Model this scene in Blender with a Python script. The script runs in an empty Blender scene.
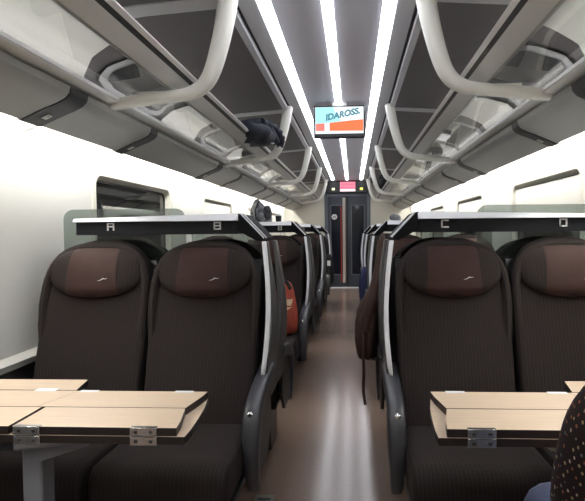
import bpy, bmesh, math, random
from mathutils import Vector, Matrix, noise
random.seed(7)
S = bpy.context.scene
C = S.collection
PI = math.pi

# ------------------------------------------------------------------ materials
def lin(c):
    out = []
    for v in c:
        v = v / 255.0
        out.append(v / 12.92 if v <= 0.04045 else ((v + 0.055) / 1.055) ** 2.4)
    return tuple(out) + (1.0,)

def newmat(name):
    m = bpy.data.materials.new(name)
    m.use_nodes = True
    nt = m.node_tree
    return m, nt, nt.nodes['Principled BSDF']

def mat(name, rgb, rough=0.6, metal=0.0, noise_amt=0.0, noise_scale=30, bump=0.0, spec=0.5, coat=0.0):
    m, nt, b = newmat(name)
    b.inputs['Base Color'].default_value = lin(rgb)
    b.inputs['Roughness'].default_value = rough
    b.inputs['Metallic'].default_value = metal
    b.inputs['Specular IOR Level'].default_value = spec
    if coat:
        b.inputs['Coat Weight'].default_value = coat
    if noise_amt or bump:
        tc = nt.nodes.new('ShaderNodeTexCoord')
        nz = nt.nodes.new('ShaderNodeTexNoise')
        nz.inputs['Scale'].default_value = noise_scale
        nz.inputs['Detail'].default_value = 4
        nt.links.new(tc.outputs['Object'], nz.inputs['Vector'])
        if noise_amt:
            r = nt.nodes.new('ShaderNodeValToRGB')
            c = lin(rgb)
            r.color_ramp.elements[0].position = 0.3
            r.color_ramp.elements[1].position = 0.7
            r.color_ramp.elements[0].color = tuple(x * (1 - noise_amt) for x in c[:3]) + (1,)
            r.color_ramp.elements[1].color = tuple(min(1, x * (1 + noise_amt)) for x in c[:3]) + (1,)
            nt.links.new(nz.outputs['Fac'], r.inputs['Fac'])
            nt.links.new(r.outputs['Color'], b.inputs['Base Color'])
        if bump:
            bp = nt.nodes.new('ShaderNodeBump')
            bp.inputs['Strength'].default_value = bump
            bp.inputs['Distance'].default_value = 0.01
            nt.links.new(nz.outputs['Fac'], bp.inputs['Height'])
            nt.links.new(bp.outputs['Normal'], b.inputs['Normal'])
    return m

def emit(name, rgb, strength):
    m, nt, b = newmat(name)
    b.inputs['Base Color'].default_value = (0.02, 0.02, 0.02, 1)
    b.inputs['Emission Color'].default_value = lin(rgb)
    b.inputs['Emission Strength'].default_value = strength
    return m

def fabric(name, base, line, period, axis='X', amt=0.8, rough=0.9):
    """dark woven cloth with fine pinstripes broken into small dashes"""
    m, nt, b = newmat(name)
    tc = nt.nodes.new('ShaderNodeTexCoord')
    sp = nt.nodes.new('ShaderNodeSeparateXYZ')
    nt.links.new(tc.outputs['Object'], sp.inputs[0])
    def math_(op, a, bv=None):
        n = nt.nodes.new('ShaderNodeMath'); n.operation = op
        for i, v in enumerate((a, bv)):
            if v is None: continue
            if isinstance(v, (int, float)): n.inputs[i].default_value = v
            else: nt.links.new(v, n.inputs[i])
        return n.outputs[0]
    u = sp.outputs[axis]
    f = math_('FRACT', math_('MULTIPLY', u, 1.0 / period))
    d = math_('ABSOLUTE', math_('SUBTRACT', f, 0.5))
    stripe = math_('LESS_THAN', d, 0.13)
    f2 = math_('FRACT', math_('MULTIPLY', sp.outputs['Z'], 1.0 / 0.007))
    dash = math_('ADD', math_('MULTIPLY', math_('LESS_THAN', f2, 0.6), 0.6), 0.4)
    k = math_('MULTIPLY', math_('MULTIPLY', stripe, dash), amt)
    mx = nt.nodes.new('ShaderNodeMix'); mx.data_type = 'RGBA'
    nt.links.new(k, mx.inputs['Factor'])
    mx.inputs['A'].default_value = lin(base)
    mx.inputs['B'].default_value = lin(line)
    nz = nt.nodes.new('ShaderNodeTexNoise'); nz.inputs['Scale'].default_value = 250
    nt.links.new(tc.outputs['Object'], nz.inputs['Vector'])
    bp = nt.nodes.new('ShaderNodeBump'); bp.inputs['Strength'].default_value = 0.25; bp.inputs['Distance'].default_value = 0.004
    nt.links.new(nz.outputs['Fac'], bp.inputs['Height'])
    nt.links.new(bp.outputs['Normal'], b.inputs['Normal'])
    nt.links.new(mx.outputs['Result'], b.inputs['Base Color'])
    b.inputs['Roughness'].default_value = rough
    b.inputs['Specular IOR Level'].default_value = 0.25
    return m

def wood(name, c1, c2):
    m, nt, b = newmat(name)
    tc = nt.nodes.new('ShaderNodeTexCoord')
    mp = nt.nodes.new('ShaderNodeMapping')
    mp.inputs['Scale'].default_value = (1.5, 40, 10)
    nz = nt.nodes.new('ShaderNodeTexNoise'); nz.inputs['Scale'].default_value = 3; nz.inputs['Detail'].default_value = 6
    r = nt.nodes.new('ShaderNodeValToRGB')
    r.color_ramp.elements[0].position = 0.3; r.color_ramp.elements[1].position = 0.7
    r.color_ramp.elements[0].color = lin(c1); r.color_ramp.elements[1].color = lin(c2)
    nt.links.new(tc.outputs['Object'], mp.inputs['Vector'])
    nt.links.new(mp.outputs['Vector'], nz.inputs['Vector'])
    nt.links.new(nz.outputs['Fac'], r.inputs['Fac'])
    nt.links.new(r.outputs['Color'], b.inputs['Base Color'])
    b.inputs['Roughness'].default_value = 0.42
    return m

def thin_glass(name, tint, refl=1.0, ior=1.5, tint_alpha=0.0, base=(0, 0, 0)):
    """a thin pane: tinted see-through plus a Fresnel mirror layer"""
    m = bpy.data.materials.new(name); m.use_nodes = True
    nt = m.node_tree; nt.nodes.clear()
    out = nt.nodes.new('ShaderNodeOutputMaterial')
    tr = nt.nodes.new('ShaderNodeBsdfTransparent'); tr.inputs['Color'].default_value = lin(tint)
    df = nt.nodes.new('ShaderNodeBsdfDiffuse'); df.inputs['Color'].default_value = lin(base)
    mx0 = nt.nodes.new('ShaderNodeMixShader'); mx0.inputs[0].default_value = tint_alpha
    nt.links.new(tr.outputs[0], mx0.inputs[1]); nt.links.new(df.outputs[0], mx0.inputs[2])
    gl = nt.nodes.new('ShaderNodeBsdfGlossy'); gl.inputs['Roughness'].default_value = 0.02
    gl.inputs['Color'].default_value = (refl, refl, refl, 1)
    fr = nt.nodes.new('ShaderNodeFresnel'); fr.inputs['IOR'].default_value = ior
    mx = nt.nodes.new('ShaderNodeMixShader')
    ge = nt.nodes.new('ShaderNodeNewGeometry')          # mirror layer on the outer faces only
    k1 = nt.nodes.new('ShaderNodeMath'); k1.operation = 'SUBTRACT'; k1.inputs[0].default_value = 1.0
    k2 = nt.nodes.new('ShaderNodeMath'); k2.operation = 'MULTIPLY'
    nt.links.new(ge.outputs['Backfacing'], k1.inputs[1])
    nt.links.new(fr.outputs[0], k2.inputs[0]); nt.links.new(k1.outputs[0], k2.inputs[1])
    nt.links.new(k2.outputs[0], mx.inputs[0])
    nt.links.new(mx0.outputs[0], mx.inputs[1]); nt.links.new(gl.outputs[0], mx.inputs[2])
    nt.links.new(mx.outputs[0], out.inputs['Surface'])
    return m

def floor_mat():
    m, nt, b = newmat('vinyl_floor')
    tc = nt.nodes.new('ShaderNodeTexCoord')
    nz = nt.nodes.new('ShaderNodeTexNoise'); nz.inputs['Scale'].default_value = 60; nz.inputs['Detail'].default_value = 5
    r = nt.nodes.new('ShaderNodeValToRGB')
    r.color_ramp.elements[0].position = 0.35; r.color_ramp.elements[1].position = 0.65
    r.color_ramp.elements[0].color = lin((125, 106, 94)); r.color_ramp.elements[1].color = lin((130, 111, 99))
    nt.links.new(tc.outputs['Object'], nz.inputs['Vector'])
    nt.links.new(nz.outputs['Fac'], r.inputs['Fac'])
    nt.links.new(r.outputs['Color'], b.inputs['Base Color'])
    n2 = nt.nodes.new('ShaderNodeTexNoise'); n2.inputs['Scale'].default_value = 9; n2.inputs['Detail'].default_value = 3
    nt.links.new(tc.outputs['Object'], n2.inputs['Vector'])
    mr = nt.nodes.new('ShaderNodeMapRange')
    mr.inputs['To Min'].default_value = 0.145; mr.inputs['To Max'].default_value = 0.21
    nt.links.new(n2.outputs['Fac'], mr.inputs['Value'])
    nt.links.new(mr.outputs['Result'], b.inputs['Roughness'])
    bp = nt.nodes.new('ShaderNodeBump'); bp.inputs['Strength'].default_value = 0.02; bp.inputs['Distance'].default_value = 0.01
    nt.links.new(n2.outputs['Fac'], bp.inputs['Height']); nt.links.new(bp.outputs['Normal'], b.inputs['Normal'])
    return m

def dotted(name):
    """black-brown knit with small cream, rust and teal flecks"""
    m, nt, b = newmat(name)
    tc = nt.nodes.new('ShaderNodeTexCoord')
    mp = nt.nodes.new('ShaderNodeMapping'); mp.inputs['Rotation'].default_value = (0.3, 0.5, 0.35); mp.inputs['Scale'].default_value = (1, 1, 0.6)
    vo = nt.nodes.new('ShaderNodeTexVoronoi'); vo.inputs['Scale'].default_value = 120; vo.inputs['Randomness'].default_value = 0.25
    lt = nt.nodes.new('ShaderNodeMath'); lt.operation = 'LESS_THAN'; lt.inputs[1].default_value = 0.24
    sp = nt.nodes.new('ShaderNodeSeparateColor')
    r = nt.nodes.new('ShaderNodeValToRGB'); r.color_ramp.interpolation = 'CONSTANT'
    e = r.color_ramp.elements
    e[0].position = 0; e[0].color = lin((165, 150, 132))
    e[1].position = 0.35; e[1].color = lin((140, 82, 62))
    x = e.new(0.6); x.color = lin((92, 100, 105))
    x = e.new(0.8); x.color = lin((145, 128, 98))
    nt.links.new(tc.outputs['Object'], mp.inputs['Vector']); nt.links.new(mp.outputs['Vector'], vo.inputs['Vector'])
    nt.links.new(vo.outputs['Distance'], lt.inputs[0]); nt.links.new(vo.outputs['Color'], sp.inputs[0])
    nt.links.new(sp.outputs[0], r.inputs['Fac'])
    mx = nt.nodes.new('ShaderNodeMix'); mx.data_type = 'RGBA'
    mx.inputs['A'].default_value = lin((38, 31, 31))
    nt.links.new(lt.outputs[0], mx.inputs['Factor']); nt.links.new(r.outputs['Color'], mx.inputs['B'])
    nt.links.new(mx.outputs['Result'], b.inputs['Base Color'])
    b.inputs['Roughness'].default_value = 0.95
    b.inputs['Specular IOR Level'].default_value = 0.15
    return m

M = dict(
    ceil=mat('ceiling_grey', (205, 205, 217), 0.55),
    ceil_side=mat('ceiling_side_grey', (186, 187, 192), 0.5),
    groove=mat('groove_dark', (28, 28, 38), 0.6),
    liner=mat('rack_liner', (94, 90, 93), 0.6),
    wall=mat('wall_white', (226, 226, 221), 0.45),
    urefl_dark=mat('upper_refl_dark', (46, 46, 52), 0.25),  # stands in for the reflected dark windows
    upper=mat('upper_refl_white', (240, 240, 236), 0.45),  # stands in for the reflected white wall
    endwall=mat('end_cream', (205, 202, 190), 0.5),
    dark_wall=mat('lower_wall', (52, 48, 48), 0.8),
    ledge=mat('ledge_grey', (150, 149, 144), 0.45),
    floor=floor_mat(),
    plate=mat('floor_plate', (120, 118, 112), 0.4, 0.6),
    led=emit('led_strip', (246, 248, 255), 9.0),
    wash=emit('wash_strip', (255, 252, 246), 55.0),
    added_uplight=emit('added_uplight_strip', (255, 252, 246), 26.0),  # added glow for the imitated reflections, no lamp of the carriage
    arm=mat('rack_arm_paint', (216, 215, 208), 0.42),
    rail=mat('rail_aluminium', (200, 199, 196), 0.45, 0.15),
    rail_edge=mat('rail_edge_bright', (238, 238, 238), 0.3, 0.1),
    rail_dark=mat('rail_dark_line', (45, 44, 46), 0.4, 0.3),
    shelf_glass=thin_glass('shelf_glass', (234, 234, 234), ior=1.28),
    divider_glass=thin_glass('divider_glass', (208, 214, 211), ior=1.45, tint_alpha=0.10, base=(130, 138, 134)),
    bin=mat('duct_grey', (140, 141, 138), 0.45, 0.0),
    band=mat('duct_band', (34, 34, 38), 0.5),
    icon=mat('icon_light', (195, 195, 190), 0.5),
    pane=None, blind=mat('blind_white', (225, 223, 214), 0.7),
    winframe=mat('window_frame', (214, 212, 202), 0.35),
    seal=mat('rubber_seal', (20, 20, 22), 0.5),
    seat=fabric('seat_fabric', (36, 30, 29), (53, 44, 41), 0.0145),
    seat_h=fabric('headrest_fabric', (40, 34, 33), (52, 44, 41), 0.0145, amt=0.6),
    leather=mat('leather_brown', (55, 35, 30), 0.7, noise_amt=0.12, noise_scale=14, bump=0.12, spec=0.3),
    shell=mat('shell_grey', (82, 80, 80), 0.45),
    black=mat('black_plastic', (26, 26, 29), 0.42),
    armrest=mat('armrest_charcoal', (58, 59, 64), 0.4),
    silver=mat('silver_trim', (226, 227, 231), 0.35, 0.0),
    chrome=mat('chrome', (205, 205, 205), 0.2, 0.9),
    header=mat('header_panel', (22, 23, 28), 0.6, spec=0.2),
    header_end=mat('header_end_black', (13, 13, 16), 0.7, spec=0.15),
    header_top=mat('header_top', (236, 238, 242), 0.35),
    letter=mat('letter_white', (222, 222, 222), 0.5),
    wood=wood('table_birch', (200, 178, 153), (210, 189, 165)),
    edge=mat('table_edge', (30, 22, 20), 0.45),
    tsupport=mat('table_support', (120, 123, 132), 0.45),
    door=mat('door_dark', (50, 56, 66), 0.35),
    doorframe=mat('door_frame', (92, 99, 108), 0.4, 0.2),
    pole=mat('pole_grey', (190, 182, 174), 0.4),
    red=mat('red_strip', (170, 40, 36), 0.45),
    tv=mat('monitor_case', (22, 23, 27), 0.35),
    navy=mat('navy_cloth', (27, 31, 45), 0.85, noise_amt=0.25, noise_scale=18, bump=0.3),
    blue=mat('blue_cloth', (38, 42, 82), 0.85, noise_amt=0.2, noise_scale=25, bump=0.3),
    brown=mat('brown_coat', (66, 44, 36), 0.75, noise_amt=0.25, noise_scale=15, bump=0.3),
    blackcloth=mat('black_cloth', (27, 27, 30), 0.85, noise_amt=0.2, noise_scale=25, bump=0.3),
    greycloth=mat('grey_cloth', (112, 114, 118), 0.85, noise_amt=0.75, noise_scale=26, bump=0.4),
    pocket=mat('pocket_grey', (70, 71, 75), 0.85, noise_amt=0.6, noise_scale=40),
    redbag=mat('red_nylon', (158, 66, 48), 0.7, noise_amt=0.2, noise_scale=25, bump=0.3),
    paper=mat('cream_paper', (226, 205, 172), 0.7),
    white=mat('white_plain', (230, 230, 228), 0.5),
    jeans=mat('navy_jeans', (54, 60, 84), 0.9, noise_amt=0.2, noise_scale=40, bump=0.2),
    sweater=dotted('flecked_knit'),
    skin=mat('skin', (190, 145, 120), 0.55),
    hair=mat('dark_hair', (40, 30, 25), 0.6),
)
_m, _nt, _b = newmat('night_glass')
_b.inputs['Base Color'].default_value = lin((16, 18, 20)); _b.inputs['Roughness'].default_value = 0.03
_b.inputs['IOR'].default_value = 1.6
M['pane'] = _m
_m, _nt, _b = newmat('door_glass')
_b.inputs['Base Color'].default_value = lin((26, 30, 40)); _b.inputs['Roughness'].default_value = 0.06
M['doorglass'] = _m

# ------------------------------------------------------------------ mesh helpers
def link(o, parent=None):
    C.objects.link(o)
    if parent is not None:
        o.parent = parent
    return o

def obj(name, bm, m, parent=None, bevel=0.0, seg=2, smooth=True, angle=40, mats=None):
    bmesh.ops.remove_doubles(bm, verts=bm.verts, dist=1e-6)
    bmesh.ops.recalc_face_normals(bm, faces=bm.faces)
    me = bpy.data.meshes.new(name)
    bm.to_mesh(me); bm.free()
    for x in (mats or [m]):
        me.materials.append(x)
    if smooth:
        for p in me.polygons: p.use_smooth = True
        me.set_sharp_from_angle(angle=math.radians(angle))
    o = bpy.data.objects.new(name, me)
    link(o, parent)
    if bevel:
        b = o.modifiers.new('bevel', 'BEVEL'); b.width = bevel; b.segments = seg
        b.limit_method = 'ANGLE'; b.angle_limit = math.radians(35)
    return o

def box(bm, x0, x1, y0, y1, z0, z1):
    x0, x1 = min(x0, x1), max(x0, x1); y0, y1 = min(y0, y1), max(y0, y1); z0, z1 = min(z0, z1), max(z0, z1)
    v = [bm.verts.new(p) for p in ((x0, y0, z0), (x1, y0, z0), (x1, y1, z0), (x0, y1, z0),
                                   (x0, y0, z1), (x1, y0, z1), (x1, y1, z1), (x0, y1, z1))]
    for f in ((0, 3, 2, 1), (4, 5, 6, 7), (0, 1, 5, 4), (1, 2, 6, 5), (2, 3, 7, 6), (3, 0, 4, 7)):
        bm.faces.new([v[i] for i in f])
    return bm

def B(*a):
    return box(bmesh.new(), *a)

def prism(bm, pts, axis, a0, a1):
    """closed polygon extruded along an axis; pts are the two remaining coordinates in x,y,z order"""
    def P(p, a):
        return {'x': (a, p[0], p[1]), 'y': (p[0], a, p[1]), 'z': (p[0], p[1], a)}[axis]
    r0 = [bm.verts.new(P(p, a0)) for p in pts]; r1 = [bm.verts.new(P(p, a1)) for p in pts]
    n = len(pts)
    for i in range(n):
        bm.faces.new((r0[i], r0[(i + 1) % n], r1[(i + 1) % n], r1[i]))
    bm.faces.new(list(reversed(r0))); bm.faces.new(r1)
    return bm

def loft(bm, rings, cap=True, closed=False):
    vs = [[bm.verts.new(p) for p in r] for r in rings]
    n = len(rings[0]); k = len(vs)
    for a in range(k if closed else k - 1):
        r0, r1 = vs[a], vs[(a + 1) % k]
        for i in range(n):
            bm.faces.new((r0[i], r0[(i + 1) % n], r1[(i + 1) % n], r1[i]))
    if cap and not closed:
        bm.faces.new(list(reversed(vs[0]))); bm.faces.new(vs[-1])
    return bm

def smooth_path(pts, n=6):
    """Catmull-Rom through the points"""
    P = [Vector(p) for p in pts]; out = []
    for i in range(len(P) - 1):
        p0 = P[max(i - 1, 0)]; p1 = P[i]; p2 = P[i + 1]; p3 = P[min(i + 2, len(P) - 1)]
        for k in range(n):
            t = k / n
            out.append(0.5 * ((2 * p1) + (p2 - p0) * t + (2 * p0 - 5 * p1 + 4 * p2 - p3) * t * t + (3 * p1 - p0 - 3 * p2 + p3) * t ** 3))
    out.append(P[-1])
    return out

def sweep(bm, path, ra, rb, up, seg=12, power=2.0, taper=None):
    """a superellipse section (ra along the in-plane normal, rb along 'up') swept along the path"""
    path = [Vector(p) for p in path]; up = Vector(up).normalized(); rings = []
    for i, p in enumerate(path):
        t = (path[min(i + 1, len(path) - 1)] - path[max(i - 1, 0)]).normalized()
        nrm = up.cross(t).normalized(); u2 = t.cross(nrm).normalized()
        k = taper[i] if taper else 1.0
        ring = []
        for j in range(seg):
            a = 2 * PI * j / seg; c, s = math.cos(a), math.sin(a)
            e = 2.0 / power
            ring.append(p + nrm * (ra * k * math.copysign(abs(c) ** e, c)) + u2 * (rb * k * math.copysign(abs(s) ** e, s)))
        rings.append(ring)
    return loft(bm, rings)

def tube(bm, path, r, seg=8):
    path = [Vector(p) for p in path]
    d = (path[-1] - path[0]).normalized()
    up = Vector((0, 0, 1)) if abs(d.z) < 0.9 else Vector((0, 1, 0))
    return sweep(bm, path, r, r, up, seg)

def ellipsoid(bm, c, r, nu=20, nv=12, power=2.0, wob=0.0, seed=0):
    e = 2.0 / power; rings = []
    for i in range(1, nv):
        th = PI * i / nv; ring = []
        for j in range(nu):
            ph = 2 * PI * j / nu
            sx = math.sin(th) ** e if math.sin(th) > 0 else 0
            x = sx * math.copysign(abs(math.cos(ph)) ** e, math.cos(ph))
            y = sx * math.copysign(abs(math.sin(ph)) ** e, math.sin(ph))
            z = math.copysign(abs(math.cos(th)) ** e, math.cos(th))
            p = Vector((c[0] + r[0] * x, c[1] + r[1] * y, c[2] - r[2] * z))
            if wob:
                p += Vector((x, y, -z)) * wob * noise.noise(p * 9 + Vector((seed, seed * 2, 0)))
            ring.append(p)
        rings.append(ring)
    return loft(bm, rings)

def thing(name, label, cat, loc=(0, 0, 0), group=None, rotz=0):
    o = bpy.data.objects.new(name, None)
    o.empty_display_size = 0.05
    link(o); o.location = loc; o.rotation_euler = (0, 0, rotz)
    return tag(o, label, cat, group)

def tag(o, label, cat, group=None):
    o['label'] = label; o['category'] = cat
    if group: o['group'] = group
    return o

def struct(name, bm, m, parent=None, **k):
    o = obj(name, bm, m, parent, **k)
    if parent is None: o['kind'] = 'structure'
    return o

def dup(root, loc, rotz, label, group=None):
    r = root.copy(); C.objects.link(r); r.location = loc; r.rotation_euler = (0, 0, rotz); r['label'] = label
    if group: r['group'] = group
    for ch in list(root.children):
        c = ch.copy(); C.objects.link(c); c.parent = r
        for g in list(ch.children):
            d = g.copy(); C.objects.link(d); d.parent = c
    return r

def skin_mesh(name, verts, edges, radii, m, parent, sub=2, root=0):
    me = bpy.data.meshes.new(name)
    me.from_pydata([tuple(v) for v in verts], edges, [])
    o = bpy.data.objects.new(name, me); C.objects.link(o)
    sk = o.modifiers.new('skin', 'SKIN'); sk.use_smooth_shade = True
    for i, r in enumerate(radii):
        r = r if isinstance(r, tuple) else (r, r)
        me.skin_vertices[0].data[i].radius = r
        me.skin_vertices[0].data[i].use_root = (i == root)
    ss = o.modifiers.new('sub', 'SUBSURF'); ss.levels = sub; ss.render_levels = sub
    dg = bpy.context.evaluated_depsgraph_get(); dg.update()
    me2 = bpy.data.meshes.new_from_object(o.evaluated_get(dg))
    o.modifiers.clear(); o.data = me2
    me2.materials.clear(); me2.materials.append(m)
    for p in me2.polygons: p.use_smooth = True
    o.parent = parent
    return o

# ------------------------------------------------------------------ dimensions
Y_BACK, Y_END = -1.6, 11.4
XW = 1.38                       # side wall
ZC = 2.33                       # ceiling channel
ROW0, PITCH, BB = 2.30, 2.04, 0.40
ROWS = [ROW0 + PITCH * k for k in range(4)]

# ------------------------------------------------------------------ setting
struct('floor', B(-XW - .1, XW + .1, Y_BACK, Y_END, -.05, 0), M['floor'])
WIN = [(2.95, 4.20), (5.15, 6.38), (7.33, 8.56), (9.5, 10.73)]
WZ0, WZ1 = 0.86, 1.60
for s, side in ((-1, 'left'), (1, 'right')):
    bm = bmesh.new()
    ys = [Y_BACK] + [v for w in WIN for v in w] + [Y_END]
    zs = [0.0, WZ0, WZ1, 2.35]
    for i in range(len(ys) - 1):
        for k in range(3):
            if k == 1 and i % 2 == 1: continue
            box(bm, s * XW, s * (XW + .05), ys[i], ys[i + 1], zs[k], zs[k + 1])
    struct('wall_' + side, bm, M['wall'], smooth=False)
    struct('baseboard_' + side, B(s * (XW - .012), s * (XW + .0), Y_BACK, Y_END, 0.0, .665), M['dark_wall'], smooth=False)
    struct('trim_1' if s < 0 else 'trim_2', prism(bmesh.new(), [(s * XW, .715), (s * (XW - .010), .712), (s * (XW - .035), .690), (s * (XW - .035), .665), (s * XW, .665)], 'y', Y_BACK, Y_END), M['ledge'])
    # dark rack liner: slopes from the ceiling channel down to the wall
    pr = [(.475, 2.292), (.85, 2.268), (1.10, 2.235), (1.25, 2.185), (1.335, 2.10), (1.36, 1.98), (XW, 1.80)]
    pr = [(s * a, b) for a, b in pr] + [(s * (XW + .03), 1.80), (s * (XW + .03), 2.40), (s * .475, 2.40)]
    struct('ceiling', prism(bmesh.new(), pr, 'y', Y_BACK, Y_END), M['liner'])
    struct('ceiling', prism(bmesh.new(), [(s * .332, 2.33), (s * .42, 2.322), (s * .42, 2.40), (s * .332, 2.40)], 'y', Y_BACK, Y_END), M['ceil_side'])
    struct('trim_3' if s < 0 else 'trim_4', B(s * .42, s * .44, Y_BACK, Y_END, 2.335, 2.40), M['groove'])
    struct('trim_5' if s < 0 else 'trim_6', prism(bmesh.new(), [(s * .44, 2.30), (s * .475, 2.292), (s * .475, 2.40), (s * .44, 2.40)], 'y', Y_BACK, Y_END), M['ceil_side'])
    # added white and dark shapes imitating wall and window reflections in the rack glass
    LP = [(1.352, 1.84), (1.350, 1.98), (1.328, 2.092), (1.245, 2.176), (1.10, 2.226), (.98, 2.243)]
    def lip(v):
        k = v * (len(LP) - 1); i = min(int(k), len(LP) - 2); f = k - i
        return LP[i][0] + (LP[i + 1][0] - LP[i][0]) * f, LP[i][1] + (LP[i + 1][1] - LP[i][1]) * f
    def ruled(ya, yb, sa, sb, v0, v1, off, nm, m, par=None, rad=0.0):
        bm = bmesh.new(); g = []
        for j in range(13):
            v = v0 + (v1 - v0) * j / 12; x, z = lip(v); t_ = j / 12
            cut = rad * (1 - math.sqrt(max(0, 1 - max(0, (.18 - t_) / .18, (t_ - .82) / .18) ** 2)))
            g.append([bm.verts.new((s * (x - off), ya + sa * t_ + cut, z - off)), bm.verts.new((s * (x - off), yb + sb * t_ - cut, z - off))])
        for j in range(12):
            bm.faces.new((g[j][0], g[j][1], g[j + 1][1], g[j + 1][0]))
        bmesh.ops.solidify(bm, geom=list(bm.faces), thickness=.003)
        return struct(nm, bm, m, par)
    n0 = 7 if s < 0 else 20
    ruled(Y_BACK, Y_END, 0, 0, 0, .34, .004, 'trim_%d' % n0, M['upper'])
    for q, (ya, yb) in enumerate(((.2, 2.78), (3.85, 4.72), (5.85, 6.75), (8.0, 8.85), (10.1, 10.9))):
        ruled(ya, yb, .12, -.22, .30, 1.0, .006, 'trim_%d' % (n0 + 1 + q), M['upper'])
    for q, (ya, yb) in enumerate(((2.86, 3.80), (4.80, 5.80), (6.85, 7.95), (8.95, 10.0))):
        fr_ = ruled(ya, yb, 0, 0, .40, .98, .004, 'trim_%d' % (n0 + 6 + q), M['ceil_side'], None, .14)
        pn_ = ruled(ya + .07, yb - .07, 0, 0, .455, .94, .008, 'pane', M['urefl_dark'], fr_, .13)  # dark window reflection built as a solid shape
    struct('ceiling', B(s * .029, s * .265, Y_BACK, Y_END, 2.335, 2.40), M['ceil'])
struct('ceiling', B(-.45, .45, Y_BACK, Y_END, 2.40, 2.45), M['groove'])
struct('wall_back', B(-XW, XW, Y_BACK - .05, Y_BACK, 0, 2.45), M['endwall'])

# LED strips in the ceiling channel
for x0, x1, w in ((-.332, -.265, 'left'), (-.029, .029, 'middle'), (.265, .332, 'right')):
    t = thing('ceiling_light', {'left': 'long white LED strip along the left edge of the ceiling channel',
                                'middle': 'narrow white LED strip down the middle of the ceiling',
                                'right': 'long white LED strip along the right edge of the ceiling channel'}[w],
              'ceiling light', ((x0 + x1) / 2, 0, 2.36))
    o = obj('diffuser', prism(bmesh.new(), [(q * (x1 - x0) / 2, -.04 + .016 * q * q) for q in (-.97, -.7, -.35, 0, .35, .7, .97)] + [((x1 - x0) / 2 * .97, 0), (-(x1 - x0) / 2 * .97, 0)], 'y', Y_BACK + .02, Y_END - .35), M['led'], t)
    obj('housing', B(-(x1 - x0) / 2, (x1 - x0) / 2, Y_BACK + .02, Y_END - .35, 0.0, .04), M['rail'], t)
# hidden wall-wash lamps above the duct edge
for s, side in ((-1, 'left'), (1, 'right')):
    t = thing('wall_light', 'slim lamp under the %s overhead duct washing the wall' % side, 'wall light', (s * 1.285, 0, 1.80))
    obj('lamp_tube', B(-.02, .02, -1.4, 11.2, -.006, 0), M['wash'], t)
    obj('lamp_holder', B(-.035, .035, -1.4, 11.2, 0, .02), M['rail'], t)

# added unseen uplights behind the rail, brightening the imitated reflections above the ducts
for s, side in ((-1, 'left'), (1, 'right')):
    t = thing('wall_light', 'added unseen lamp on top of the %s overhead duct brightening the imitated reflections' % side, 'wall light', (s * 1.03, 0, 1.866))
    obj('lamp_holder', B(-s * .006, s * .004, -1.4, 11.2, 0, .022), M['rail'], t)
    obj('lamp_tube', B(s * .004, s * .007, -1.4, 11.2, .002, .020), M['added_uplight'], t)

# windows
def rrect(y0, y1, z0, z1, r, x, n=5):
    pts = []
    for cy, cz, a0 in ((y1 - r, z1 - r, 0), (y0 + r, z1 - r, 90), (y0 + r, z0 + r, 180), (y1 - r, z0 + r, 270)):
        for i in range(n + 1):
            a = math.radians(a0 + 90 * i / n)
            pts.append((x, cy + r * math.cos(a), cz + r * math.sin(a)))
    return pts
wi = 0
for s in (-1, 1):
    for k, (y0, y1) in enumerate(WIN):
        wi += 1
        bm = bmesh.new()
        loft(bm, [rrect(y0 - .035, y1 + .035, WZ0 - .035, WZ1 + .035, .03, s * (XW + .001)),
                  rrect(y0 - .03, y1 + .03, WZ0 - .03, WZ1 + .03, .05, s * (XW - .008)),
                  rrect(y0 + .01, y1 - .01, WZ0 + .01, WZ1 - .01, .07, s * (XW - .006)),
                  rrect(y0 + .025, y1 - .025, WZ0 + .025, WZ1 - .035, .06, s * (XW + .035))], cap=False)
        fr = struct('window_%d' % wi, bm, M['winframe'])
        bm = bmesh.new()
        loft(bm, [rrect(y0 + .022, y1 - .022, WZ0 + .022, WZ1 - .032, .06, s * (XW + .034)),
                  rrect(y0 + .036, y1 - .036, WZ0 + .036, WZ1 - .046, .05, s * (XW + .030)),
                  rrect(y0 + .037, y1 - .037, WZ0 + .037, WZ1 - .047, .05, s * (XW + .037))], cap=False)
        obj('seal', bm, M['seal'], fr)
        obj('pane', B(s * (XW + .036), s * (XW + .046), y0, y1, WZ0, WZ1), M['pane'], fr, smooth=False)
        if s > 0 or k > 0:
            zb = 1.27 if s > 0 else 1.15
            bl = obj('blind', B(s * (XW + .012), s * (XW + .016), y0 + .035, y1 - .035, zb, WZ1 - .043), M['blind'], fr)
            obj('blind_bar', B(s * (XW + .008), s * (XW + .02), y0 + .035, y1 - .035, zb - .018, zb), M['winframe'], bl, bevel=.003)

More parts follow.
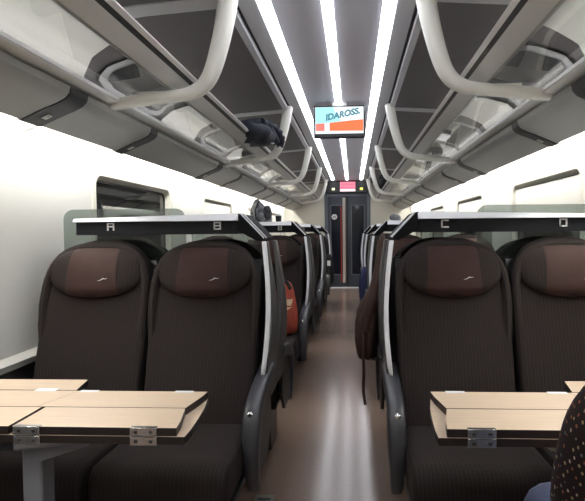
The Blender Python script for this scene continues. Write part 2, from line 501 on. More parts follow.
# ------------------------------------------------------------------ end wall, door and sign
bm = bmesh.new()
box(bm, -XW, -.50, Y_END, Y_END + .05, 0, 2.45); box(bm, .50, XW, Y_END, Y_END + .05, 0, 2.45); box(bm, -.5, .5, Y_END, Y_END + .05, 2.34, 2.45)
struct('wall_end', bm, M['endwall'])
d = struct('door_1', (lambda bm: (box(bm, -.5, -.43, Y_END - .03, Y_END + .05, 0, 2.07), box(bm, .43, .5, Y_END - .03, Y_END + .05, 0, 2.07),
                                   box(bm, -.43, .43, Y_END - .03, Y_END + .05, 2.0, 2.07), box(bm, -.5, .5, Y_END + .02, Y_END + .05, 0, 2.07), bm)[-1])(bmesh.new()), M['doorframe'], bevel=.004)
for x0, x1 in ((-.43, -.02), (.02, .43)):
    lf = obj('door_leaf', (lambda bm: (box(bm, x0, x0 + .06, Y_END - .01, Y_END + .02, .03, 2.0), box(bm, x1 - .06, x1, Y_END - .01, Y_END + .02, .03, 2.0),
                            box(bm, x0 + .06, x1 - .06, Y_END - .01, Y_END + .02, 1.80, 2.0), box(bm, x0 + .06, x1 - .06, Y_END - .01, Y_END + .02, .03, .30), bm)[-1])(bmesh.new()), M['door'], d, bevel=.004)
    obj('door_glass', B(x0 + .06, x1 - .06, Y_END + .002, Y_END + .01, .30, 1.80), M['doorglass'], lf)
    obj('glass_trim', (lambda bm: (box(bm, x0 + .055, x0 + .075, Y_END - .016, Y_END, .29, 1.81), box(bm, x1 - .075, x1 - .055, Y_END - .016, Y_END, .29, 1.81),
                            box(bm, x0 + .055, x1 - .055, Y_END - .016, Y_END, 1.80, 1.82), box(bm, x0 + .055, x1 - .055, Y_END - .016, Y_END, .28, .30), bm)[-1])(bmesh.new()), M['doorframe'], lf)
obj('door_seal', B(-.02, .02, Y_END - .008, Y_END + .02, .02, 2.0), M['seal'], d)
obj('red_strip', B(-.150, -.128, Y_END - .022, Y_END - .016, .12, 1.78), M['red'], d)
obj('grab_bar', (lambda bm: tube(bm, [(-.075, Y_END - .045, .12), (-.075, Y_END - .045, 1.97)], .034, 12))(bmesh.new()), M['pole'], d)
st = obj('round_sticker', (lambda bm: ellipsoid(bm, (-.285, Y_END - .02, 1.555), (.062, .006, .062)))(bmesh.new()), M['white'], d)
obj('sticker_mark', B(-.32, -.25, Y_END - .028, Y_END - .024, 1.545, 1.565), M['doorframe'], st)
obj('threshold', B(-.43, .43, Y_END - .06, Y_END - .03, 0, .02), M['silver'], d)

t = thing('information_sign', 'dark sign box with pink screen and two green lamps above the end door', 'sign', (0, Y_END - .13, 2.07))
obj('case', B(-.5, .5, 0, .13, 0, .262), M['tv'], t, bevel=.006)
sc_ = obj('screen', B(-.155, .175, -.006, 0.001, .03, .235), emit('sign_pink', (238, 128, 150), 1.2), t)
obj('white_strip', B(-.153, .173, -.009, -.006, .032, .072), emit('sign_white', (250, 245, 245), 1.4), sc_)
for i, (a, b_) in enumerate(((-.13, .12), (-.13, .15), (-.13, .07), (-.13, .14))):
    obj('text_line', B(a, b_, -.009, -.006, .205 - .033 * i, .214 - .033 * i), emit('sign_text', (196, 82, 112), 1.0), sc_)
for x in (-.30, .305):
    obj('lamp', B(x - .03, x + .03, -.006, 0.001, .06, .105), emit('lamp_green', (225, 240, 90) if x > 0 else (235, 240, 175), 2.2), t, bevel=.003)

# ceiling monitor
def letters_text(body, size, m, parent, loc, rot):
    cu = bpy.data.curves.new('lettering', 'FONT'); cu.body = body; cu.size = size; cu.align_x = 'CENTER'; cu.shear = .25; cu.extrude = .0008; cu.offset = .003
    o = bpy.data.objects.new('lettering', cu); C.objects.link(o)
    dg = bpy.context.evaluated_depsgraph_get(); dg.update()
    me = bpy.data.meshes.new_from_object(o.evaluated_get(dg))
    C.objects.unlink(o)
    o2 = bpy.data.objects.new('lettering', me); me.materials.clear(); me.materials.append(m)
    link(o2, parent); o2.location = loc; o2.rotation_euler = rot
    return o2
YT = 4.42
t = thing('ceiling_monitor', 'black framed video monitor hanging from the ceiling with a cyan and orange picture', 'monitor', (0.008, YT, 2.035))
obj('case', B(-.218, .218, 0, .05, 0, .27), M['tv'], t, bevel=.008)
obj('bracket', B(-.06, .06, .01, .045, .27, .33), M['rail'], t)
sc_ = obj('screen', B(-.203, .203, -.004, .001, .035, .257), emit('screen_white', (236, 246, 248), 1.15), t)
def flat(name, pts, m, dy):
    return obj(name, prism(bmesh.new(), pts, 'y', -.004 - dy, -.0045), m, sc_)
flat('picture_cyan', [(-.200, .118), (.02, .135), (-.03, .20), (-.05, .255), (-.200, .255)], emit('screen_cyan', (168, 232, 240), 1.1), .001)
flat('picture_orange', [(-.083, .058), (.200, .055), (.200, .150), (.10, .143), (-.083, .125)], emit('screen_orange', (246, 112, 52), 1.1), .002)
flat('picture_red', [(-.198, .058), (-.125, .058), (-.125, .122), (-.198, .118)], emit('screen_red', (240, 120, 105), 1.1), .002)
letters_text('IDAROSS.', .070, emit('screen_teal', (40, 130, 148), 0.9), sc_, (.03, -.0065, .172), (PI / 2, -math.radians(11), 0))

# ------------------------------------------------------------------ luggage racks and ducts
ARMY = [2.37, 4.52, 6.67, 8.82, 10.9]
R0, R1 = -1.5, 11.3
for s, side in ((-1, 'left'), (1, 'right')):
    rk = thing('luggage_rack', 'long glass luggage rack with aluminium rail and white arms on the %s side' % side, 'luggage rack', (0, 0, 0), 'overhead luggage racks')
    X = lambda p: [(s * a, b) for a, b in p]
    obj('front_rail', prism(bmesh.new(), X([(.640, 1.972), (.66, 1.984), (.725, 1.958), (.752, 1.928), (.742, 1.917), (.715, 1.921), (.657, 1.947)]), 'y', R0, R1), M['rail'], rk)
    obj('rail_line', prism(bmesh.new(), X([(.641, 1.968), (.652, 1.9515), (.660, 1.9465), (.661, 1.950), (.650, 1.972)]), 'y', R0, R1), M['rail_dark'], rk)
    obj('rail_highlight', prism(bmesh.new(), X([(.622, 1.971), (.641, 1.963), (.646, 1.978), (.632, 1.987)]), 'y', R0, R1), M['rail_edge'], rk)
    obj('glass_shelf', prism(bmesh.new(), X([(.725, 1.912), (1.005, 1.876), (1.005, 1.882), (.725, 1.918)]), 'y', R0, R1), M['shelf_glass'], rk, smooth=False)
    obj('wall_rail', prism(bmesh.new(), X([(.945, 1.844), (.945, 1.862), (.98, 1.878), (1.01, 1.870), (1.01, 1.832)]), 'y', R0, R1), M['rail'], rk)
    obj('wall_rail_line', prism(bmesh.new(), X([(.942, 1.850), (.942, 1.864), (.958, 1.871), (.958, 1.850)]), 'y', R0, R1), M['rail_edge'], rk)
    for y in ARMY:
        pts = [(s * .440, y, 2.325), (s * .452, y, 2.24), (s * .478, y, 2.12), (s * .515, y, 1.995), (s * .555, y, 1.925), (s * .615, y, 1.887), (s * .70, y, 1.873), (s * .85, y, 1.858), (s * 1.02, y, 1.838)]
        path = smooth_path(pts, 5)
        tp = [1.0 - .42 * min(1, i / (len(path) - 1) * 1.35) for i in range(len(path))]
        a = obj('arm', sweep(bmesh.new(), path, .044, .056, (0, 1, 0), 16, 3.0, tp), M['arm'], rk)
        rib = [(.45, 2.288), (.85, 2.260), (1.095, 2.227), (1.243, 2.177), (1.327, 2.095), (1.35, 1.98)]
        obj('ceiling_rib', prism(bmesh.new(), X(rib + [(b + .02, c + .012) for b, c in reversed(rib)]), 'y', y - .055, y + .055), M['ceil_side'], a)
        obj('arm_foot', B(s * .73, s * .86, y - .025, y + .025, 1.870, 1.892), M['arm'], a, bevel=.004)
    # duct below the rack
    du = thing('overhead_duct', 'rounded grey overhead duct with black bands along the %s wall' % side, 'air duct', (0, 0, 0), 'overhead ducts')
    prof = [(.985, 1.825), (.990, 1.800), (1.008, 1.780), (1.04, 1.764), (1.085, 1.747), (1.192, 1.701), (1.204, 1.706), (1.204, 1.80), (1.24, 1.85), (XW - .002, 1.85), (XW - .002, 1.865), (1.012, 1.865), (1.012, 1.83)]
    seams = [2.07, 2.87, 4.34, 5.14, 6.60, 7.38, 8.84, 9.62]
    ed = [R0] + seams + [Y_END - .02]
    wd = [.066 if i % 2 == 0 else .046 for i in range(len(seams))]
    for i in range(len(ed) - 1):
        a = ed[i] + (wd[i - 1] if i else 0); b = ed[i + 1] - (wd[i] if i < len(seams) else 0)
        obj('duct_panel', prism(bmesh.new(), X(prof), 'y', a + .002, b - .002), M['bin'], du, angle=30)
    inset = [(x - .002, z - .0035) for x, z in prof[:6]] + [(1.206, 1.70)] + prof[7:]
    for i, y in enumerate(seams):
        bd = obj('band', prism(bmesh.new(), X(inset), 'y', y - wd[i], y + wd[i]), M['band'], du, angle=30)
        if i < 4:
            # small square seat symbol lying on the sloped face of the band
            n = Vector((-.396, -.918)); e = Vector((.918, -.396)); p0 = Vector((1.125, 1.7265)) + Vector((-.002, -.0035))
            bm = bmesh.new()
            q = .016
            for (u0, u1, v0, v1) in ((-q, q, -q, -q * .55), (-q, q, q * .55, q), (-q, -q * .55, -q, q), (q * .55, q, -q, q), (-q * .2, q * .5, -q * .2, q * .3)):
                pr = [p0 + e * u + n * w for u, w in ((u0, .0002), (u1, .0002), (u1, .0014), (u0, .0014))]
                prism(bm, X([(p.x, p.y) for p in pr]), 'y', y + v0, y + v1)
            obj('symbol', bm, M['icon'], bd)
        if i < 7:
            obj('bracket', prism(bmesh.new(), X([(1.207, 1.74), (1.207, 1.705), (1.27, 1.68), (XW, 1.665), (XW, 1.74)]), 'y', y + .07, y + .085), M['winframe'], du)

# ------------------------------------------------------------------ seats
def yf(z):
    return -.20 + (z - .43) * .24 / .77

def hw(z):
    w = .239 - .012 * max(0, .75 - z)
    if z > .96:
        k = min(1, (z - .96) / .255)
        w *= max(.02, (1 - k ** 2.5)) ** (1 / 2.5)
    return w

def make_seat(aisle):
    """aisle = +1 / -1: side of the seat that carries the shell and armrest, 0 = window seat"""
    t = thing('train_seat', 'x', 'seat', (0, 0, 0))
    # backrest
    rings = []
    zs = [.40, .44, .50, .58, .66, .74, .82, .90, .96, 1.02, 1.07, 1.11, 1.145, 1.17, 1.19, 1.203, 1.211, 1.2145]
    for z in zs:
        w = hw(z); dpt = .062 - .018 * (z - .4) / .8
        if z > 1.16: dpt *= (1 - ((z - 1.16) / .058) ** 2 * .75)
        yc = yf(z) + .062 - .018 * (z - .4) / .8
        ring = []
        for j in range(40):
            a = 2 * PI * j / 40; c, s_ = math.cos(a), math.sin(a); e = 2 / 5.0
            x = w * math.copysign(abs(c) ** e, c); y = dpt * math.copysign(abs(s_) ** e, s_)
            if s_ < 0:                                   # padded side bolsters and a soft lumbar
                y -= .022 * abs(x / .25) ** 4 * (1 if z < 1.0 else max(0, (1.15 - z) / .15))
                y -= .012 * math.exp(-((z - .62) / .12) ** 2) * (1 - (x / .25) ** 2)
            ring.append((x, yc + y, z))
        rings.append(ring)
    bk = obj('backrest', loft(bmesh.new(), rings), M['seat'], t, angle=60)
    # padded rim round the head end
    pts = []
    for i in range(25):
        a = PI * (i / 24)
        z = .93 + .258 * math.sin(a) ** .62 if 0 < i < 24 else .93
        x = .229 * math.copysign(abs(math.cos(a)) ** .72, math.cos(a))
        pts.append((x, yf(z) - .004, z))
    pts = [(.219, yf(.74) + .03, .74), (.226, yf(.84) + .008, .84)] + pts + [(-.226, yf(.84) + .008, .84), (-.219, yf(.74) + .03, .74)]
    obj('rim', sweep(bmesh.new(), pts, .019, .024, (0, 1, .3), 10), M['seat_h'], bk)
    # headrest pillow with a leather cover and a small emblem
    zc, a_, b_, d_ = 1.080, .212, .107, .062
    def pil(u, v, off=0.0):
        k = max(0, 1 - abs(u) ** 2.7 - abs(v) ** 2.7) ** (1 / 2.3)
        z = zc + b_ * v
        z -= .012 * (1 - u * u) * (1 if v < 0 else 0) * abs(v)
        return (a_ * u, yf(z) - .004 - (d_ * k) - off, z)
    def ptrim(ang):
        c, s_ = math.cos(ang), math.sin(ang)
        return (math.copysign(abs(c) ** (2 / 2.7), c), math.copysign(abs(s_) ** (2 / 2.7), s_))
    rings = []
    for r in (1.0, .985, .95, .88, .78, .65, .5, .34, .17, .02):
        rings.append([pil(ptrim(2 * PI * j / 40)[0] * r, ptrim(2 * PI * j / 40)[1] * r) for j in range(40)])
    hd = obj('headrest', loft(bmesh.new(), [[(p[0], p[1] + .03, p[2]) for p in rings[0]]] + rings), M['seat_h'], t, angle=75)
    bm = bmesh.new(); nu, nv = 16, 14; g = []
    for j in range(nv + 1):
        v = -.90 + 1.83 * j / nv; row = []
        for i in range(nu + 1):
            q = -1 + 2 * i / nu
            half = .56 - .07 * (v + 1) / 2
            u = q * half
            vv = v + (-.09 * (1 - abs(q)) if j == 0 else 0)
            k = pil(u, vv, .0035); row.append(bm.verts.new(k))
        g.append(row)
    for j in range(nv):
        for i in range(nu):
            bm.faces.new((g[j][i], g[j][i + 1], g[j + 1][i + 1], g[j + 1][i]))
    r = bmesh.ops.solidify(bm, geom=list(bm.faces), thickness=.003)
    obj('headrest_cover', bm, M['leather'], hd, angle=60)
    bm = bmesh.new()
    path = [Vector(pil(.17 + .20 * k / 8, -.34 + .09 * (k / 8) + (.03 if 3 < k < 6 else 0), .0092)) for k in range(9)]
    sweep(bm, path, .0012, .0008, (0, 1, 0), 6, taper=[.4, .7, 1, 1.2, 1.6, 1.5, 1, .8, .4])
    obj('emblem', bm, M['letter'], hd)
    # seat cushion
    rings = []
    for y in (-.645, -.640, -.625, -.595, -.55, -.48, -.40, -.32, -.24, -.17, -.15):
        k = min(1, (y + .645) / .06); k = math.sqrt(max(0, 1 - (1 - k) ** 2))
        zt = .40 + .065 * k - .014 * (y + .6) / .45; zb = .335 - .03 * k
        ring = []
        for j in range(36):
            a = 2 * PI * j / 36; c, s_ = math.cos(a), math.sin(a); e = 2 / 5.5
            x = (.220 + .020 * k) * math.copysign(abs(c) ** e, c); zz = (zt + zb) / 2 + (zt - zb) / 2 * math.copysign(abs(s_) ** e, s_)
            if s_ > 0: zz += .012 * (abs(x) / .25) ** 3 * k
            ring.append((x, y, zz))
        rings.append(ring)
    obj('seat_cushion', loft(bmesh.new(), rings), M['seat_cush'], t, angle=60)
    obj('seat_pan', B(-.235, .235, -.60, -.10, .265, .315), M['black'], t, bevel=.015)
    obj('back_shell', prism(bmesh.new(), [(yf(.36) + .10, .30), (yf(1.12) + .086, 1.12), (yf(1.12) + .098, 1.12), (yf(.36) + .118, .30)], 'x', -.236, .236), M['black'], t, bevel=.003)
    obj('pedestal', prism(bmesh.new(), [(-.20, 0), (-.17, .06), (-.15, .27), (-.45, .27), (-.40, .06), (-.42, 0)], 'x', -.19, .12 if aisle >= 0 else .19), M['black'], t, bevel=.01)
    if aisle:
        sx = aisle
        def xs(z):      # bowed edge of the shell towards the aisle
            if z > .86: return .247 + .034 * math.cos(PI / 2 * min(1, (z - .86) / .36))
            return .262 + .019 * math.cos(PI / 2 * min(1, (.86 - z) / .26))
        zz = [.60, .63, .68, .74, .80, .86, .92, .98, 1.04, 1.10, 1.16, 1.205]
        rings = []
        for z in zz:
            x0 = xs(z); y0 = yf(z) - .012 + (.05 * ((.70 - z) / .10) ** 2 if z < .70 else 0)
            w = .018 if z > .64 else .013
            rings.append([(sx * (x0 - .002), y0, z), (sx * (x0 + w), y0 + .004, z), (sx * (x0 + w), y0 + .02, z), (sx * (x0 - .002), y0 + .02, z)])
        obj('side_trim', loft(bmesh.new(), rings), M['silver'], t, bevel=.004)
        rings = []
        for z in [.50, .56] + zz[1:]:
            x0 = xs(z); y0 = yf(z) + .01 + (.05 * ((.70 - z) / .10) ** 2 if z < .70 else 0); y1 = BB / 2 - .004 - .11 * max(0, min(1, (z - .62) / .5))
            rings.append([(sx * x0, y0, z), (sx * (x0 + .024), y0, z), (sx * (x0 + .022), y1, z), (sx * x0, y1, z)])
        obj('side_shell', loft(bmesh.new(), rings), M['shell'], t, bevel=.004)
        pth = smooth_path([(0, .02, .625), (0, -.12, .605), (0, -.25, .578), (0, -.335, .545), (0, -.365, .48), (0, -.375, .40), (0, -.355, .31), (0, -.33, .26)], 5)
        xm = sx * .270
        tp = [1.0] * len(pth)
        n_ = len(pth)
        for i in range(n_):
            if i > n_ * .55: tp[i] = 1.0 - .35 * (i - n_ * .55) / (n_ * .45)
        ar = obj('armrest', sweep(bmesh.new(), [(xm, p.y, p.z) for p in pth], .036, .034, (1, 0, 0), 14, 4.0, tp), M['armrest'], t)
        obj('armrest_panel', prism(bmesh.new(), [(-.32, .30), (-.30, .50), (-.22, .545), (.0, .58), (.02, .40), (-.10, .28)], 'x', sx * .268, sx * .285), M['black'], ar, bevel=.003)
        bmk = bmesh.new(); ellipsoid(bmk, (xm - sx * .004, -.368, .553), (.015, .012, .014))
        bt = obj('release_button', bmk, M['chrome'], ar)
        bmk = bmesh.new(); ellipsoid(bmk, (xm - sx * .004, -.378, .556), (.006, .004, .006))
        obj('button_lens', bmk, M['black'], bt)
    return t

M['seat_cush'] = fabric('cushion_fabric', (34, 29, 28), (48, 41, 39), 0.0145)
proto = {a: make_seat(a) for a in (0, 1, -1)}
used = set()
ROWN = ['nearest', 'second', 'third', 'farthest']
XA, XB = 1.042, .545
def place_seat(kind, loc, rz, label, group):
    if kind not in used:
        used.add(kind); p = proto[kind]; p.location = loc; p.rotation_euler = (0, 0, rz); p['label'] = label; p['group'] = group
        return p
    return dup(proto[kind], loc, rz, label, group)
LET = {(-1, 'w'): 'A', (-1, 'a'): 'B', (1, 'a'): 'C', (1, 'w'): 'D'}
for r, Y in enumerate(ROWS):
    for s in (-1, 1):
        sd = 'left' if s < 0 else 'right'
        nm = ('%s brown striped seat facing us under letter %%s' % ROWN[r]) if r < 3 else 'farthest brown striped seat facing us under letter %s'
        place_seat(-s, (s * XB, Y, 0), 0, (nm % LET[(s, 'a')]) + ', beside the aisle', 'seats facing the camera')
        if r < 2:
            place_seat(0, (s * XA, Y, 0), 0, (nm % LET[(s, 'w')]) + ', beside the window', 'seats facing the camera')
        place_seat(s, (s * XB, Y + BB, 0), PI, 'dark seat turned away, back to back with the %s %s aisle seat' % (ROWN[r], sd), 'seats facing away')
        if r == 0:
            place_seat(0, (s * XA, Y + BB, 0), PI, 'dark seat turned away, back to back with the nearest %s window seat' % sd, 'seats facing away')

# header shelves over each back-to-back pair, with seat letters
def letter(bm, ch, cx, z0, y):
    w, h, t_ = .017, .036, .0065
    bars = {'A': 'LRTM', 'B': 'LRTMD', 'C': 'LTD', 'D': 'LRTD'}[ch]
    for b in bars:
        a = {'L': (-w, -w + t_, 0, h), 'R': (w - t_, w, 0, h), 'T': (-w, w, h - t_, h), 'D': (-w, w, 0, t_), 'M': (-w, w, h * .42, h * .42 + t_)}[b]
        box(bm, cx + a[0], cx + a[1], y - .003, y, z0 + a[2], z0 + a[3])
    return bm
for r, Y in enumerate(ROWS):
    for s in (-1, 1):
        sd = 'left' if s < 0 else 'right'
        ltr = 'A and B' if s < 0 else 'C and D'
        t = thing('seat_header', '%s white topped dark header shelf lettered %s over the %s seats' % (ROWN[r], ltr, sd), 'shelf', (0, Y, 0), 'header shelves over the seats')
        ya, yb = .045, BB - .045; ym = BB / 2
        bm = bmesh.new()
        xa, xb = .405, 1.165
        for p, q in ((ya - .03, ym - .008), (ym + .008, yb + .03)):
            f = p < .1; e0 = .034 if f else 0; e1 = 0 if f else .034
            def sec(x, zt):
                a0 = p + e0 * (zt - 1.303) / .032; b0 = q - e1 * (zt - 1.303) / .032
                return [(x, p, 1.300), (x, q, 1.300), (x, q, 1.303), (x, b0, zt), (x, a0, zt), (x, p, 1.303)]
            loft(bm, [sec(s * xa, 1.335), sec(s * xb, 1.3155)])
        prism(bm, [(s * xa, 1.300), (s * xa, 1.335), (s * .68, 1.328), (s * .68, 1.300)], 'y', ym - .0085, ym + .0085)
        obj('top', bm, M['header_top'], t, bevel=.004)
        for nm, y0 in (('front_panel', ya), ('rear_panel', yb - .014)):
            pn = obj(nm, B(s * xa, s * xb, y0, y0 + .014, 1.240, 1.301), M['header'], t, bevel=.002)
            if nm == 'front_panel':
                for ch, cx in (('A', -1.000), ('B', -.502)) if s < 0 else (('C', .525), ('D', 1.040)):
                    obj('letter', letter(bmesh.new(), ch, cx, 1.260, y0), M['letter'], pn, smooth=False)
        ends = [(s * .41, 1.333), (s * .398, 1.331), (s * .294, 1.222), (s * .294, 1.208), (s * .322, 1.208), (s * .41, 1.255)]
        en = obj('end_panel', prism(bmesh.new(), ends, 'y', ya - .002, yb + .002), M['header_end'], t, bevel=.003)
        for yy in (ya + .004, ya + .075):
            bm = bmesh.new()
            prism(bm, [(s * .402, 1.335), (s * .395, 1.335), (s * .289, 1.222), (s * .294, 1.218)], 'y', yy, yy + .012)
            obj('end_trim', bm, M['silver'], en)
        if r < 2:
            g = thing('glass_divider', '%s pale tinted glass screen behind header letters %s' % (ROWN[r], ltr), 'screen', (0, Y + ym, 0), 'glass screens between the seats')
            obj('glass', (lambda bm: prism(bm, [(a[1] * s, a[2]) for a in rrect(.70, 1.31, .42, 1.366, .05, 0)], 'y', -.004, .004))(bmesh.new()), M['divider_glass'], g, smooth=False)
            obj('foot', B(s * .72, s * 1.24, -.02, .02, 0, .425), M['black'], g, bevel=.003)

# the near seat the passenger sits on
near = dup(proto[1], (.60, .37, 0), PI, 'dark near seat at the lower right corner under the passenger in flecked knit', 'seats facing away')

# ------------------------------------------------------------------ tables
def slab(name, pts, z0, z1, parent):
    bm = prism(bmesh.new(), pts, 'z', z0, z1)
    o = obj(name, bm, None, parent, mats=[M['edge'], M['wood']], smooth=False)
    for p in o.data.polygons:
        if abs(p.normal.z) > .9: p.material_index = 1
    b = o.modifiers.new('bevel', 'BEVEL'); b.width = .0012; b.segments = 2; b.limit_method = 'ANGLE'
    return o
def make_table(s, label):
    t = thing('folding_table', label, 'table', (s * 1.30, 1.48, .006 if s > 0 else 0), 'folding tables')
    ox, oy = s * 1.30, 1.48
    L = lambda pts: [(s * a - ox, b - oy) for a, b in pts]
    yA, yB, yM = 1.33, 1.635, 1.482
    end = [(.331, 1.327), (.330, 1.38), (.334, 1.46), (.342, 1.55), (.356, 1.64)]
    base = slab('base_panel', L([(1.29, 1.327)] + end + [(1.29, 1.64)]), .690, .7115, t)
    fl = {}
    fl['ff'] = slab('flap', L([(.80, yA - .003), (.352, yA - .003), (.358, yA + .05), (.378, yM - .002), (.80, yM - .002)]), .7125, .735, t)
    fl['fr'] = slab('flap', L([(.83, yM + .002), (.378, yM + .002), (.360, yB - .05), (.355, yB + .003), (.780, yB + .003)]), .7125, .735, t)
    fl['ur'] = slab('flap', L([(1.285, yB + .008), (.795, yB + .008), (.818, yB + .128), (1.285, yB + .128)]), .7125, .735, t)
    fl['uf'] = slab('flap', L([(1.285, yA - .003), (.811, yA - .003), (.811, yM - .002), (1.285, yM - .002)]), .7125, .735, t)
    slab('flap', L([(1.285, yM + .002), (.8304, yM + .002), (.7804, yB + .003), (1.285, yB + .003)]), .7125, .735, t)
    # clasps on the front edge and leaf hinges behind
    def clasp(cx):
        bm = bmesh.new()
        box(bm, s * (cx - .036) - ox, s * (cx + .036) - ox, yA - .0085 - oy, yA - .0025 - oy, .7135, .7365)
        box(bm, s * (cx - .036) - ox, s * (cx + .036) - ox, yA - .0085 - oy, yA - .0025 - oy, .689, .7115)
        box(bm, s * (cx - .036) - ox, s * (cx + .036) - ox, yA - .008 - oy, yA + .006 - oy, .7345, .7365)
        h = obj('hinge', bm, M['chrome'], t, bevel=.0012)
        bm = bmesh.new()
        for dx in (-.02, .02):
            for z in (.725, .700):
                ellipsoid(bm, (s * cx + dx - ox, yA - .0088 - oy, z), (.0055, .0022, .005), 10, 6)
        box(bm, s * (cx - .030) - ox, s * (cx + .030) - ox, yA - .0095 - oy, yA - .008 - oy, .7118, .7131)
        obj('hinge_screws', bm, M['rail_dark'], h)
    clasp(.758); clasp(.440)
    for cx, w in ((.745, .03), (.432, .03)):
        obj('hinge', B(s * (cx - w) - ox, s * (cx + w) - ox, yB - .012 - oy, yB + .006 - oy, .7345, .7365), M['silver'], t, bevel=.001)
    obj('hinge', B(s * .86 - ox, s * .93 - ox, yB - .008 - oy, yB + .024 - oy, .7345, .7365), M['silver'], t, bevel=.001)
    # support under the base
    sp = obj('support_plate', prism(bmesh.new(), L([(1.28, 1.345), (.80, 1.345), (.70, 1.375), (.63, 1.48), (.66, 1.56), (.74, 1.60), (1.28, 1.60)]), 'z', .658, .690), M['tsupport'], t, bevel=.008)
    for a_, b_ in ((.86, .81), (1.0, .92)): obj('support_slot', B(s * a_ - ox, s * b_ - ox, 1.341 - oy, 1.347 - oy, .662, .686), M['black'], sp)
    obj('post', B(s * .86 - ox, s * .80 - ox, 1.45 - oy, 1.52 - oy, 0.0, .658), M['tsupport'], t, bevel=.008)
    obj('post_foot', B(s * .92 - ox, s * .74 - ox, 1.39 - oy, 1.58 - oy, -.006 if s > 0 else 0.0, .02), M['tsupport'], t, bevel=.006)
    br = obj('brace', prism(bmesh.new(), [(s * .62 - ox, .690), (s * .585 - ox, .690), (s * .66 - ox, .63), (s * .81 - ox, .58), (s * .81 - ox, .63)], 'y', 1.45 - oy, 1.49 - oy), M['ledge'] if s > 0 else M['tsupport'], t, bevel=.003)
    lk = obj('latch', (lambda bm: tube(bm, [(s * .575 - ox, 1.40 - oy, .676), (s * .535 - ox, 1.40 - oy, .676)], .013, 10))(bmesh.new()), M['chrome'], t)
    return t
make_table(-1, 'light wood folding table with dark edges on the left, under seats A and B')
make_table(1, 'light wood folding table with dark edges on the right, half hidden by the passenger')

# floor plate at the foot of seat B
t = thing('floor_plate', 'small grey metal foot plate with slots on the floor below seat B armrest', 'floor plate', (-.305, 2.28, 0))
obj('plate', B(-.045, .045, -.13, .11, 0, .010), M['plate'], t, bevel=.003)
bm = bmesh.new()
for k in range(5):
    box(bm, -.03, .03, -.10 + .04 * k, -.085 + .04 * k, .0095, .0115)
obj('slots', bm, M['black'], t)

# ------------------------------------------------------------------ belongings
def cloth(bm, rings_def, seg=28, wob=.012, seed=1, freq=7):
    """rings_def: (centre, half x, half y) per height, wobbling like folded cloth"""
    rings = []
    for (c, rx, ry) in rings_def:
        ring = []
        for j in range(seg):
            a = 2 * PI * j / seg
            p = Vector((c[0] + rx * math.cos(a), c[1] + ry * math.sin(a), c[2]))
            d = Vector((math.cos(a), math.sin(a), 0))
            p += d * wob * (noise.noise(Vector((p.x, p.y, p.z * .45)) * freq + Vector((seed * 3.1, 0, 0))) + .5 * math.sin(a * 5 + seed))
            ring.append(p)
        rings.append(ring)
    return loft(bm, rings)

# navy jacket over the left rack
t = thing('folded_jacket', 'crumpled navy jacket lying over the rail of the left luggage rack', 'jacket', (-.645, 4.12, 1.917))
bm = bmesh.new()
rings = []
for k in range(15):
    u = k / 14; y = -.42 + .68 * u
    env = math.sin(PI * min(1, max(.04, u * .94 + .03))) ** .55
    ring = []
    for j in range(22):
        a = 2 * PI * j / 22
        p = Vector((-.005 + (.125 * env) * math.cos(a) , y, .085 + .08 * env * math.sin(a)))
        if math.cos(a) > 0: p.x += .05 * u * math.cos(a)
        p += Vector((math.cos(a), 0, math.sin(a))) * .024 * noise.noise(Vector((p.x * 9, p.y * 8, p.z * 12)) + Vector((k * .3, 0, 0)))
        p.z = max(p.z, .003)
        ring.append(p)
    rings.append(ring)
jb = obj('body', loft(bmesh.new(), rings), M['navy'], t, angle=80)
sl = smooth_path([(.07, -.20, .15), (.10, 0, .175), (.135, .17, .155), (.155, .26, .10), (.150, .285, .06)], 5)
obj('sleeve', sweep(bmesh.new(), [p + Vector((.008 * math.sin(i * 1.9), 0, .008 * math.cos(i * 2.3))) for i, p in enumerate(sl)], .040, .032, (0, 0, 1), 12), M['navy'], t, angle=80)
obj('sleeve', sweep(bmesh.new(), smooth_path([(-.05, -.36, .10), (.06, -.16, .165), (.11, .06, .125), (.125, .20, .075)], 5), .036, .03, (0, 0, 1), 12), M['navy'], t, angle=80)
obj('care_label', B(.10, .125, .10, .14, .048, .053), M['white'], t)

def bag_blob(name, label, loc, r, m, seed, cat='bag'):
    t = thing(name, label, cat, loc)
    obj('body', ellipsoid(bmesh.new(), (0, 0, r[2]), r, 24, 14, 2.6, r[2] * .5, seed), m, t, angle=80)
    obj('strap', sweep(bmesh.new(), smooth_path([(-r[0] * .5, -r[1] * .6, r[2] * 1.6), (-r[0] * .2, -r[1] * .8, r[2] * 2.1), (r[0] * .3, -r[1] * .7, r[2] * 1.9), (r[0] * .5, -r[1] * .6, r[2] * 1.5)], 5), .012, .006, (0, 1, 0), 8), m, t)
    return t
bag_blob('soft_bag', 'dark soft bag on the right luggage rack past the second white arm', (.85, 5.2, 1.9165), (.13, .28, .085), M['blackcloth'], 3)
bag_blob('holdall', 'small black holdall at the far end of the right luggage rack', (.62, 9.2, 1.985), (.085, .22, .10), M['blackcloth'], 5)
bag_blob('shoulder_bag', 'dark bag seen through the glass of the left luggage rack', (-.86, 5.0, 1.9165), (.07, .25, .055), M['blackcloth'], 8)

